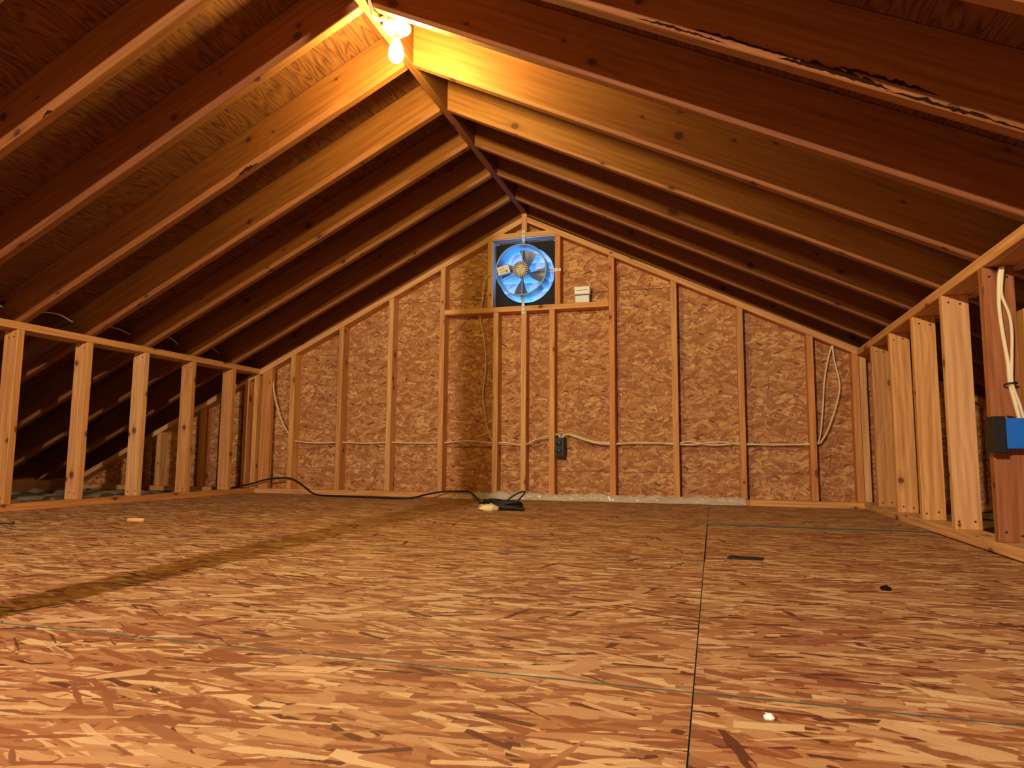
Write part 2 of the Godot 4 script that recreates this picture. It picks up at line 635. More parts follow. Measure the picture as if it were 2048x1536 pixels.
func build_knee_walls() -> void:
	for s in [-1.0, 1.0]:
		var left: bool = s < 0.0
		var w := thing("wall_left" if left else "wall_right", "open stud knee wall under the " + ("rafters, with dark eaves showing between its studs" if left else "rafters, carrying a blue outlet box"), "wall", Vector3.ZERO, "structure")
		var xi := 2.12 if left else 2.091
		var c0 := 0.295 if left else 0.361
		var xa := minf(s * xi, s * (xi + 0.089))
		var xb := maxf(s * xi, s * (xi + 0.089))
		var pa := minf(s * xi, s * (xi + 0.138))
		var pb := maxf(s * xi, s * (xi + 0.138))
		# plates in lengths butted end to end
		for zz in [[0.001, 3.6], [3.602, Z_END]]:
			beam("top_plate", Vector3(pa, 0.915, zz[0]), Vector3(pb, 0.953, zz[1]), 2, w, M.lumber[1])
			beam("bottom_plate", Vector3(xa, 0.0, zz[0] + 0.012), Vector3(xb, 0.037, zz[1]), 2, w, M.lumber[4] if left else M.lumber[0])
		var k := 0
		while c0 + k * SP < Z_END - 0.1:
			var z := c0 + k * SP
			var m: Material = null
			if not left and k == 4:
				m = M.red_shaded_lumber
			var stud := beam("stud", Vector3(xa, 0.0375, z - 0.019), Vector3(xb, 0.9145, z + 0.019), 1, w, m)
			if k < 5:
				var back := stud.transform.affine_inverse()
				for y in [0.062 + rng.randf() * 0.01, 0.885 - rng.randf() * 0.012]:
					for dx in [0.02, 0.064]:
						var at := Vector3(s * (xi + dx + rng.randf_range(-0.008, 0.008)), y + rng.randf_range(-0.006, 0.006), z + 0.0192)
						part("nail_head", M.nail_mesh, M.dark_steel, stud, back * Transform3D(Basis(Vector3.RIGHT, PI / 2), at))
			k += 1

func build_roof() -> void:
	var c := thing("ceiling", "sloping roof of pine rafters meeting a ridge board under plywood sheathing", "ceiling", Vector3.ZERO, "structure")
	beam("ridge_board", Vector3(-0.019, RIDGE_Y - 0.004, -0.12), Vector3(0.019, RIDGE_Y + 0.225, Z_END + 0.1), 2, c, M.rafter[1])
	var hgt := 0.206
	var k := -1
	while 0.284 + k * SP < Z_END + 0.1:
		var z := 0.284 + k * SP if k >= 0 else -0.05
		for s in [-1.0, 1.0]:
			var a := Vector2(s * 0.0195, RIDGE_Y - SLOPE * 0.0195)
			var b := Vector2(s * 3.9, RIDGE_Y - SLOPE * 3.9)
			var poly := PackedVector2Array([a, b, b + Vector2(0, hgt), a + Vector2(0, hgt)])
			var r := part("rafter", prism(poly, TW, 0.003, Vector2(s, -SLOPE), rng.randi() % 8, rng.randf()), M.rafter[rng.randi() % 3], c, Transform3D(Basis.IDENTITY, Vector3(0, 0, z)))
			if s > 0.0 and k == 6:
				for e in [[1.06, 1.3, 0.006, 0.012], [1.2, 1.5, 0.02, 0.014], [1.42, 1.68, 0.008, 0.034], [1.55, 1.78, 0.03, 0.016], [1.66, 1.97, 0.004, 0.016]]:
					bark_edge(r, e[0], e[1], int(e[0] * 50.0), e[2], e[3])
			if s < 0.0 and k == 4:
				bark_edge(r, -0.87, -0.75, 9, 0.0, 0.022)
			if s < 0.0 and k == 6:
				bark_edge(r, -1.04, -1.0, 11, 0.0, 0.02)
		k += 1
	for s in [-1.0, 1.0]:
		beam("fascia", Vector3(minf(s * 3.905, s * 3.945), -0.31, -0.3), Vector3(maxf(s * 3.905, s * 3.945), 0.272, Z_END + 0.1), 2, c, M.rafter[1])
	# plywood sheathing, sheet by sheet
	var nrm := sqrt(1.0 + SLOPE * SLOPE)
	for s in [-1.0, 1.0]:
		var L := Vector3(s, -SLOPE, 0) / nrm
		var N := Vector3(s * SLOPE, 1, 0) / nrm
		var total := 4.0 * nrm
		var felt := prism(rect(-(Z_END + 0.5) / 2, -total / 2, (Z_END + 0.5) / 2, total / 2), 0.006, 0.0, Vector2.RIGHT, 0, 0.0)
		part("roofing", felt, M.shingle, c, Transform3D(Basis(Vector3(0, 0, 1), L, Vector3(0, 0, 1).cross(L)), Vector3(0, RIDGE_Y + hgt, Z_END / 2 - 0.07) + L * (total / 2 - 0.004) + N * 0.0175))
		var d := 0.0
		var row := 0
		while d < total:
			var d1 := minf(d + 1.219, total)
			var z0 := -0.3 - (1.22 if row % 2 == 1 else 0.0)
			while z0 < Z_END + 0.1:
				var za := maxf(z0, -0.3)
				var zb := minf(z0 + 2.438, Z_END + 0.15)
				if zb - za > 0.05:
					var mid := Vector3(0, RIDGE_Y + hgt, 0) + L * ((d + d1) / 2.0) + N * 0.007 + Vector3(0, 0, (za + zb) / 2.0)
					var mesh := prism(rect(-(zb - za) / 2 + 0.001, -(d1 - d) / 2 + 0.001, (zb - za) / 2 - 0.001, (d1 - d) / 2 - 0.001), 0.0125, 0.0, Vector2.RIGHT, rng.randi() % 8, rng.randf(), 1.0)
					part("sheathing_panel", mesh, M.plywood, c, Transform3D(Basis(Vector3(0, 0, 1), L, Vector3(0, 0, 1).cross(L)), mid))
				z0 += 2.44
			d += 1.22
			row += 1

# thin streaks of bark left on a rafter's near face, just above its lower edge
func bark_edge(r: Node, xa: float, xb: float, seed_: int, lift: float, tall: float) -> void:
	var f := FastNoiseLite.new()
	f.seed = seed_
	f.frequency = 3.0
	var st := SurfaceTool.new()
	st.begin(Mesh.PRIMITIVE_TRIANGLES)
	var n := 30
	var rows := []
	var z := TW / 2
	for i in n + 1:
		var t := float(i) / n
		var x := lerpf(xa, xb, t)
		var env := pow(maxf(0.0, sin(PI * t)), 0.7)
		var h := env * tall * (0.6 + 0.5 * f.get_noise_2d(x * 9.0, 2.0) + 0.5 * f.get_noise_2d(x * 30.0, 5.0))
		var y := roof_y(x) + lift + env * 0.006 * f.get_noise_2d(x * 20.0, 8.0)
		var b := env * (0.0012 + 0.002 * absf(f.get_noise_2d(x * 30.0, 9.0)))
		rows.append([Vector3(x, y, z - 0.0005), Vector3(x, y + 0.001, z + b * 0.7), Vector3(x, y + maxf(h, 0.0005) * 0.6 + 0.001, z + b), Vector3(x, y + maxf(h, 0.0005) + 0.001, z - 0.0003)])
	for i in n:
		for j in 3:
			var a: Vector3 = rows[i][j]
			var b2: Vector3 = rows[i + 1][j]
			var c2: Vector3 = rows[i + 1][j + 1]
			var d: Vector3 = rows[i][j + 1]
			var nn := (b2 - a).cross(d - a).normalized()
			if nn.z < 0.0:
				nn = -nn
			quad(st, a, b2, c2, d, nn, [Vector2.ZERO, Vector2.ZERO, Vector2.ZERO, Vector2.ZERO])
	var o := part("bark", st.commit(), M.bark, r)
	o.set_meta("label", "dark streak of bark")

func build_floor() -> void:
	var f := thing("floor", "attic floor of strand board sheets with dark sealed joints", "floor", Vector3.ZERO, "structure")
	var zs := [-0.095, 0.098, 1.298, 2.45, 3.59, 4.79, 5.99, 7.19, 8.39, Z_END + 0.1]
	var xs := [-2.27, -1.23, 1.21, 2.27]
	var g := 0.0004
	for i in zs.size() - 1:
		for j in xs.size() - 1:
			var x0: float = xs[j] + g
			var x1: float = xs[j + 1] - g
			var z0: float = zs[i] + g
			var z1: float = zs[i + 1] - g
			var lift := -0.0005
			if i == 2 and j == 1:
				lift = 0.0
			elif i == 2 and j == 2:
				lift = -0.005
			floor_panel(f, x0, x1, z0, z1, lift, 0.0012 if i == 2 else 0.0006)
	beam("sub_floor", Vector3(-4.2, -0.34, -0.3), Vector3(4.2, -0.3, Z_END + 0.2), 2, f, M.plywood, 0.0)

func floor_panel(f: Node, x0: float, x1: float, z0: float, z1: float, y: float, c: float) -> void:
	var u0 := rng.randf()
	var v0 := rng.randf()
	var k := 1.0 / 1.22
	var flip := 1.0 if rng.randf() < 0.5 else -1.0
	var am := ArrayMesh.new()
	var st := SurfaceTool.new()
	st.begin(Mesh.PRIMITIVE_TRIANGLES)
	var uv := func(p: Vector3) -> Vector2:
		return Vector2(p.x * k * flip + u0, p.z * k + v0)
	var cz := 0.0018
	var a := Vector3(x0 + c, y, z0 + cz)
	var b := Vector3(x1 - c, y, z0 + cz)
	var d := Vector3(x1 - c, y, z1 - cz)
	var e := Vector3(x0 + c, y, z1 - cz)
	quad(st, a, b, d, e, Vector3.UP, [uv.call(a), uv.call(b), uv.call(d), uv.call(e)])
	st.commit(am)
	# sealed edges: eased corner, side and underside
	var s2 := SurfaceTool.new()
	s2.begin(Mesh.PRIMITIVE_TRIANGLES)
	var o := [Vector3(x0, y - c, z0), Vector3(x1, y - c, z0), Vector3(x1, y - c, z1), Vector3(x0, y - c, z1)]
	var inn := [a, b, d, e]
	var nn := [Vector3(0, 0, -1), Vector3(1, 0, 0), Vector3(0, 0, 1), Vector3(-1, 0, 0)]
	var Z := [Vector2.ZERO, Vector2.ZERO, Vector2.ZERO, Vector2.ZERO]
	var low := Vector3(0, -0.016, 0)
	for i in 4:
		var j := (i + 1) % 4
		quad(s2, inn[i], inn[j], o[j], o[i], (nn[i] + Vector3.UP).normalized(), Z)
		quad(s2, o[i], o[j], o[j] + low, o[i] + low, nn[i], Z)
	quad(s2, o[0] + low, o[1] + low, o[2] + low, o[3] + low, Vector3.DOWN, Z)
	s2.commit(am)
	var mi := part("floor_panel", am, null, f)
	mi.set_surface_override_material(0, M.floor_osb[rng.randi() % M.floor_osb.size()])
	mi.set_surface_override_material(1, M.edge_seal)

func build_far_end() -> void:
	var w := thing("wall_front", "strand board gable wall at the attic end opposite the fan", "wall", Vector3.ZERO, "structure")
	var poly := PackedVector2Array([Vector2(-X_EAVE, -0.3), Vector2(X_EAVE, -0.3), Vector2(X_EAVE, roof_y(X_EAVE) + 0.1), Vector2(0, RIDGE_Y + 0.15), Vector2(-X_EAVE, roof_y(X_EAVE) + 0.1)])
	for r in [[-0.3, 0.195], [0.195, 1.425], [1.425, 2.4]]:
		osb_panel(w, -4.0, -0.001, r[0], r[1] - 0.002, Z_END + 0.08, poly, Rect2(), M.wall_osb)
		osb_panel(w, 0.001, 4.0, r[0], r[1] - 0.002, Z_END + 0.08, poly, Rect2(), M.wall_osb)

func build_eaves() -> void:
	for s in [-1.0, 1.0]:
		var st := SurfaceTool.new()
		st.begin(Mesh.PRIMITIVE_TRIANGLES)
		var f := FastNoiseLite.new()
		f.seed = 61
		f.frequency = 4.0
		var nx := 24
		var nz := 110
		var at := func(i: int, j: int) -> Vector3:
			var x := 2.285 + 1.6 * i / nx
			var z := 0.003 + (Z_END + 0.05) * j / nz
			return Vector3(s * x, -0.012 + 0.05 * f.get_noise_2d(x, z * 1.3) + 0.02 * f.get_noise_2d(x * 5.0, z * 5.0), z)
		for i in nx:
			for j in nz:
				var a: Vector3 = at.call(i, j)
				var b: Vector3 = at.call(i + 1, j)
				var c: Vector3 = at.call(i + 1, j + 1)
				var d: Vector3 = at.call(i, j + 1)
				var n := (c - a).cross(d - b).normalized()
				if n.y < 0.0:
					n = -n
				quad(st, a, b, c, d, n, [Vector2.ZERO, Vector2.ZERO, Vector2.ZERO, Vector2.ZERO])
		var o := part(numbered("insulation"), st.commit(), M.insulation, self)
		meta(o, "grey loose insulation lying in the dark eaves behind the " + ("knee wall without a box" if s < 0.0 else "knee wall with the blue box"), "insulation", "stuff")

func house_wrap(w: Node) -> void:
	var st := SurfaceTool.new()
	st.begin(Mesh.PRIMITIVE_TRIANGLES)
	var poly := PackedVector2Array([Vector2(-X_EAVE, -0.32), Vector2(X_EAVE, -0.32), Vector2(X_EAVE, roof_y(X_EAVE) + 0.12), Vector2(0, RIDGE_Y + 0.17), Vector2(-X_EAVE, roof_y(X_EAVE) + 0.12)])
	for r in [rect(-4.0, -0.32, 4.0, 1.34), rect(-4.0, 1.825, 4.0, 2.5), rect(-4.0, 1.34, -0.228, 1.825), rect(0.222, 1.34, 4.0, 1.825)]:
		for q in Geometry2D.intersect_polygons(r, poly):
			panel_into(st, q, -0.1005, 0.004, 0.0, 0.0)
	part("house_wrap", st.commit(), mat(Color8(214, 216, 214), 0.6), w)

func build_lamp(at: Vector3, label: String, energy: float, col: Color) -> void:
	# `at` is the middle of the lampholder's face; the box above is screwed to the ridge board
	var t := thing("bulb_lamp", label, "lamp", at, "", "bare bulb lamps along the ridge")
	var oct := PackedVector2Array()
	for i in 8:
		oct.append(Vector2.from_angle(TAU * (i + 0.5) / 8) * 0.052)
	part("junction_box", prism(oct, 0.045, 0.002, Vector2.RIGHT, 0, 0.0), M.galvanized, t, Transform3D(Basis(Vector3.RIGHT, -PI / 2), Vector3(0, 0.036, 0)))
	part("lampholder", lathe([Vector2(0, 0.013), Vector2(0.052, 0.013), Vector2(0.0575, 0.008), Vector2(0.0575, 0.0), Vector2(0.054, -0.004), Vector2(0.034, -0.008), Vector2(0.026, -0.014), Vector2(0.0235, -0.03), Vector2(0.021, -0.032), Vector2(0, -0.032)], 40), M.porcelain, t)
	part("bulb_cap", lathe([Vector2(0.0132, -0.028), Vector2(0.0132, -0.036), Vector2(0.0138, -0.037), Vector2(0.0132, -0.039), Vector2(0.0138, -0.041), Vector2(0.0132, -0.043), Vector2(0.0132, -0.046)], 24), M.brass, t)
	var glow := StandardMaterial3D.new()
	glow.albedo_color = Color(0.95, 0.92, 0.85)
	glow.roughness = 0.3
	glow.emission_enabled = true
	glow.emission = col
	glow.emission_energy_multiplier = 10.0
	var prof := [Vector2(0.0132, -0.045), Vector2(0.016, -0.055), Vector2(0.022, -0.07), Vector2(0.028, -0.085)]
	for i in 11:
		var a := i / 10.0 * PI * 0.62 - 0.38 * PI * 0.32
		prof.append(Vector2(0.031 * cos(a), -0.112 - 0.031 * sin(a)))
	prof.append(Vector2(0.0, -0.143))
	part("bulb", lathe(prof, 32), glow, t)
	var l := OmniLight3D.new()
	l.name = "bulb_light"
	l.light_color = col
	l.light_energy = energy
	l.light_size = 0.028
	l.omni_range = 16.0
	l.omni_attenuation = 2.0
	l.shadow_enabled = true
	l.position = Vector3(0, -0.11, 0)
	t.add_child(l)

func build_fan() -> void:
	var C := Vector3(-0.004, 1.577, 0)
	var t := thing("exhaust_fan", "round attic exhaust fan with blue daylight behind its blades, strapped into the gable studs", "fan", C)
	# dark backing square with a round opening
	var st := SurfaceTool.new()
	st.begin(Mesh.PRIMITIVE_TRIANGLES)
	var R := 0.204
	var hx := 0.2255
	var hy := 0.236
	var n := 64
	var zf := -0.074
	var edge := func(a: float) -> Vector2:
		var c := cos(a)
		var s := sin(a)
		var k := minf(hx / maxf(absf(c), 1e-6), hy / maxf(absf(s), 1e-6))
		return Vector2(c, s) * k
	var U4 := [Vector2.ZERO, Vector2.ZERO, Vector2.ZERO, Vector2.ZERO]
	for i in n:
		var a0 := TAU * i / n
		var a1 := TAU * (i + 1) / n
		var i0 := Vector2.from_angle(a0) * R
		var i1 := Vector2.from_angle(a1) * R
		var o0: Vector2 = edge.call(a0)
		var o1: Vector2 = edge.call(a1)
		for z in [[zf, 1.0], [zf - 0.012, -1.0]]:
			quad(st, Vector3(i0.x, i0.y, z[0]), Vector3(i1.x, i1.y, z[0]), Vector3(o1.x, o1.y, z[0]), Vector3(o0.x, o0.y, z[0]), Vector3(0, 0, z[1]), U4)
		quad(st, Vector3(i0.x, i0.y, zf), Vector3(i1.x, i1.y, zf), Vector3(i1.x, i1.y, zf - 0.012), Vector3(i0.x, i0.y, zf - 0.012), -Vector3(i0.x, i0.y, 0).normalized(), U4)
	part("backing_panel", st.commit(), M.black_panel, t)
	# pale sheet-metal liner round the opening
	part("liner", cbox(Vector3(2 * hx, 0.004, 0.07), 0.0005), M.white_metal, t, Transform3D(Basis.IDENTITY, Vector3(0, hy + 0.011, -0.036)))
	part("liner", cbox(Vector3(0.004, 2 * hy, 0.07), 0.0005), M.white_metal, t, Transform3D(Basis.IDENTITY, Vector3(-hx - 0.0, 0, -0.036)))
	# open weather shutter outside
	for i in 7:
		var y := -0.21 + i * 0.07
		part("shutter_slat", cbox(Vector3(0.44, 0.085, 0.002), 0.0), M.white_metal, t, Transform3D(Basis(Vector3.RIGHT, deg_to_rad(56)), Vector3(0, y, -0.16)))
	part("shutter_frame", cbox(Vector3(0.012, 0.5, 0.1), 0.001), M.white_metal, t, Transform3D(Basis.IDENTITY, Vector3(-0.228, 0, -0.15)))
	part("shutter_frame", cbox(Vector3(0.012, 0.5, 0.1), 0.001), M.white_metal, t, Transform3D(Basis.IDENTITY, Vector3(0.228, 0, -0.15)))
	# housing tube with rolled rim
	var zb := -0.06
	var zr := 0.07
	var r := 0.174
	var prof := [Vector2(r, zb), Vector2(r, zr - 0.006)]
	for i in 9:
		var a := -PI + i / 8.0 * PI * 1.5
		prof.append(Vector2(r + 0.005 + 0.005 * cos(a), zr + 0.004 * -sin(a)))
	prof.append(Vector2(r + 0.003, zr - 0.008))
	prof.append(Vector2(r + 0.003, zb))
	prof.append(Vector2(r, zb))
	var turn := Transform3D(Basis(Vector3.RIGHT, PI / 2), Vector3.ZERO)
	part("housing", lathe(prof, 72), M.fan_sky_tint, t, turn)
	# motor with slotted end
	var hubz := 0.0
	var mp := [Vector2(0.0, -0.01), Vector2(0.05, -0.01), Vector2(0.05, 0.072), Vector2(0.046, 0.076), Vector2(0.036, 0.078), Vector2(0.034, 0.082), Vector2(0.012, 0.083), Vector2(0.0, 0.083)]
	var motor := part("motor", lathe(mp, 40, true), M.motor, t, turn)
	part("vent_ring", lathe([Vector2(0.036, 0.0785), Vector2(0.056, 0.0785), Vector2(0.056, 0.07), Vector2(0.05, 0.07)], 40, true), M.dark_steel, motor)
	for i in 22:
		var a := TAU * i / 22
		part("cooling_fin", cbox(Vector3(0.02, 0.0075, 0.012), 0.001), M.motor, motor, Transform3D(Basis(Vector3.RIGHT, -PI / 2) * Basis(Vector3(0, 0, 1), a), turn.basis.inverse() * Vector3(cos(a) * 0.047, sin(a) * 0.047, 0.079)))
	for a in [0.4, 2.5, 4.6]:
		part("screw", cbox(Vector3(0.006, 0.006, 0.003), 0.001), M.dark_steel, motor, Transform3D(Basis(Vector3.RIGHT, -PI / 2), turn.basis.inverse() * Vector3(cos(a) * 0.022, sin(a) * 0.022, 0.084)))
	# four pitched blades on a hub
	part("hub", lathe([Vector2(0, -0.045), Vector2(0.03, -0.045), Vector2(0.03, -0.012), Vector2(0, -0.012)], 24, true), M.dark_steel, t, turn)
	for k in 4:
		var a0 := deg_to_rad(70.0 + 90.0 * k)
		var bs := SurfaceTool.new()
		bs.begin(Mesh.PRIMITIVE_TRIANGLES)
		var rows := []
		for i in 9:
			var f := i / 8.0
			var rad := lerpf(0.026, 0.163, f)
			var half := lerpf(0.16, 0.42, sqrt(f)) * (1.0 - 0.25 * f)
			var row := []
			for j in 7:
				var g := j / 6.0 * 2.0 - 1.0
				var a := a0 + half * g + 0.25 * f * (1.0 if g > 0.0 else 0.6)
				row.append(Vector3(cos(a) * rad, sin(a) * rad, -0.028 + g * 0.022 * (1.0 - 0.35 * f)))
			rows.append(row)
		for i in 8:
			for j in 6:
				for side in [1.0, -1.0]:
					var off := Vector3(0, 0, 0.0008 * side)
					var p0: Vector3 = rows[i][j] + off
					var p1: Vector3 = rows[i + 1][j] + off
					var p2: Vector3 = rows[i + 1][j + 1] + off
					var p3: Vector3 = rows[i][j + 1] + off
					var nn := (p2 - p0).cross(p3 - p1).normalized()
					if nn.z * side < 0.0:
						nn = -nn
					quad(bs, p0, p1, p2, p3, nn, U4)
		part("blade", bs.commit(), M.fan_blade, t)
	# motor mounting arms
	for a in [90.0, 0.0, 270.0, 188.0, 205.0]:
		var d := Vector3(cos(deg_to_rad(a)), sin(deg_to_rad(a)), 0)
		part("motor_arm", tube([d * 0.045 + Vector3(0, 0, 0.03), d * 0.1 + Vector3(0, 0, 0.035), d * 0.168 + Vector3(0, 0, 0.045), d * 0.173 + Vector3(0, 0, 0.05)], 0.005, 0.003, 4, 8), M.fan_sky_tint, t)
	# wiring box with its printed label
	var rot := Basis(Vector3(0, 0, 1), deg_to_rad(14))
	var wb := part("wiring_box", cbox(Vector3(0.088, 0.062, 0.034), 0.002), M.galvanized, t, Transform3D(rot, Vector3(-0.118, -0.002, 0.078)))
	var lm := mat(Color.WHITE, 0.6)
	lm.albedo_texture = label_texture()
	var lq := QuadMesh.new()
	lq.size = Vector2(0.082, 0.056)
	var lab := part("label", lq, lm, wb, Transform3D(Basis.IDENTITY, Vector3(0, 0, 0.0175)))
	lab.set_meta("label", "white printed label with barcode")
	part("wire_clamp", cbox(Vector3(0.018, 0.02, 0.018), 0.003), M.black_plastic, t, Transform3D(rot, Vector3(-0.172, 0.035, 0.06)))
	# perforated straps screwed to the framing
	for e in [[Vector3(0, 0.262, 0.004), 0.0], [Vector3(0, -0.262, 0.004), 0.0], [Vector3(0.23, -0.002, 0.004), 90.0]]:
		var b := Basis(Vector3(0, 0, 1), deg_to_rad(e[1]))
		var s := part("mounting_strap", cbox(Vector3(0.021, 0.075, 0.0025), 0.0005), M.galvanized, t, Transform3D(b, e[0]))
		for y in [-0.018, 0.012]:
			part("screw", lathe([Vector2(0.0, 0.003), Vector2(0.003, 0.0025), Vector2(0.0042, 0.0)], 12), M.dark_steel, s, Transform3D(Basis(Vector3.RIGHT, PI / 2), Vector3(0, y, 0.001)))
	for e in [[Vector3(0, 0.2, 0.03), 0.0], [Vector3(0, -0.2, 0.03), 0.0], [Vector3(0.19, -0.002, 0.03), 90.0]]:
		var pts := []
		var up: Vector3 = e[0]
		var d := Vector3(up.x, up.y, 0).normalized()
		pts = [d * 0.176 + Vector3(0, 0, 0.05), d * 0.185 + Vector3(0, 0, 0.03), d * 0.21 + Vector3(0, 0, 0.007), d * 0.228 + Vector3(0, 0, 0.004)]
		part("strap_leg", tube(pts, 0.0095, 0.0016, 4, 8), M.galvanized, t)

func label_texture() -> ImageTexture:
	var im := Image.create(128, 88, false, Image.FORMAT_RGB8)
	im.fill(Color8(228, 224, 212))
	var R := RandomNumberGenerator.new()
	R.seed = 4
	for i in 26:
		var x := 22 + i * 2
		if R.randf() < 0.6:
			im.fill_rect(Rect2i(x, 18, 1 + R.randi() % 2, 26), Color8(70, 64, 58))
	for k in 4:
		var x := 20
		while x < 96:
			var w := 2 + R.randi() % 6
			im.fill_rect(Rect2i(x, 52 + k * 7, w, 3), Color8(110, 102, 92))
			x += w + 2
	im.fill_rect(Rect2i(88, 58, 18, 18), Color8(60, 58, 54))
	return ImageTexture.create_from_image(im)

func build_fan_control() -> void:
	var t := thing("fan_thermostat", "small white fan control with silver metal base on the ledge beside the fan", "thermostat", Vector3(0.409, 1.338, -0.045))
	part("metal_base", cbox(Vector3(0.098, 0.05, 0.05), 0.002), M.galvanized, t, Transform3D(Basis.IDENTITY, Vector3(0, 0.0255, 0.012)))
	var cv := part("cover", cbox(Vector3(0.108, 0.056, 0.058), 0.005), M.white_metal, t, Transform3D(Basis.IDENTITY, Vector3(0, 0.085, 0.014)))
	part("dial_slot", cbox(Vector3(0.078, 0.003, 0.002), 0.0), M.dark_steel, cv, Transform3D(Basis(Vector3(0, 0, 1), 0.03), Vector3(0, 0.0, 0.0292)))
	part("gap_shade", cbox(Vector3(0.094, 0.008, 0.046), 0.0), M.black_plastic, t, Transform3D(Basis.IDENTITY, Vector3(0, 0.0535, 0.012)))  # dark of the gap below the cover, put in as a black block

func build_outlet() -> void:
	var t := thing("outlet_box", "black duplex outlet box without a cover plate on a stud of the gable wall", "outlet", Vector3(0.2525, 0.357, -0.03))
	part("box", cbox(Vector3(0.064, 0.128, 0.07), 0.003), M.black_plastic, t)
	var d := part("receptacle", cbox(Vector3(0.036, 0.11, 0.012), 0.002), M.dark_steel, t, Transform3D(Basis.IDENTITY, Vector3(-0.002, 0, 0.038)))
	for y in [-0.026, 0.026]:
		part("socket_face", lathe([Vector2(0, 0.005), Vector2(0.014, 0.005), Vector2(0.0165, 0.003), Vector2(0.0165, 0)], 24), M.black_plastic, d, Transform3D(Basis(Vector3.RIGHT, PI / 2), Vector3(0, y, 0.006)))

func build_blue_box() -> void:
	var t := thing("blue_outlet_box", "bright blue plastic outlet box with black face on the reddish knee wall stud", "outlet box", Vector3(2.135, 0.374, 2.036))
	part("box", cbox(Vector3(0.078, 0.094, 0.062), 0.003), M.blue_plastic, t, Transform3D(Basis.IDENTITY, Vector3(0.012, 0, 0.0)))
	part("face", cbox(Vector3(0.034, 0.112, 0.066), 0.002), M.black_plastic, t, Transform3D(Basis.IDENTITY, Vector3(-0.045, -0.003, 0)))
	part("nail", tube([Vector3(0.0, 0.05, 0.02), Vector3(0.0, 0.056, -0.03)], 0.003, -1.0, 2, 6), M.dark_steel, t)
	part("nail", tube([Vector3(-0.02, -0.05, 0.02), Vector3(-0.02, -0.056, -0.03)], 0.003, -1.0, 2, 6), M.dark_steel, t)

func cable(called: String, label: String, pts: Array, ra := 0.0078, rb := 0.005, m: Material = null, group := "") -> MeshInstance3D:
	var o := part(numbered(called), tube(pts, ra, rb, 7, 8), m if m != null else M.cable, self)
	meta(o, label, "cable", "", group)
	return o

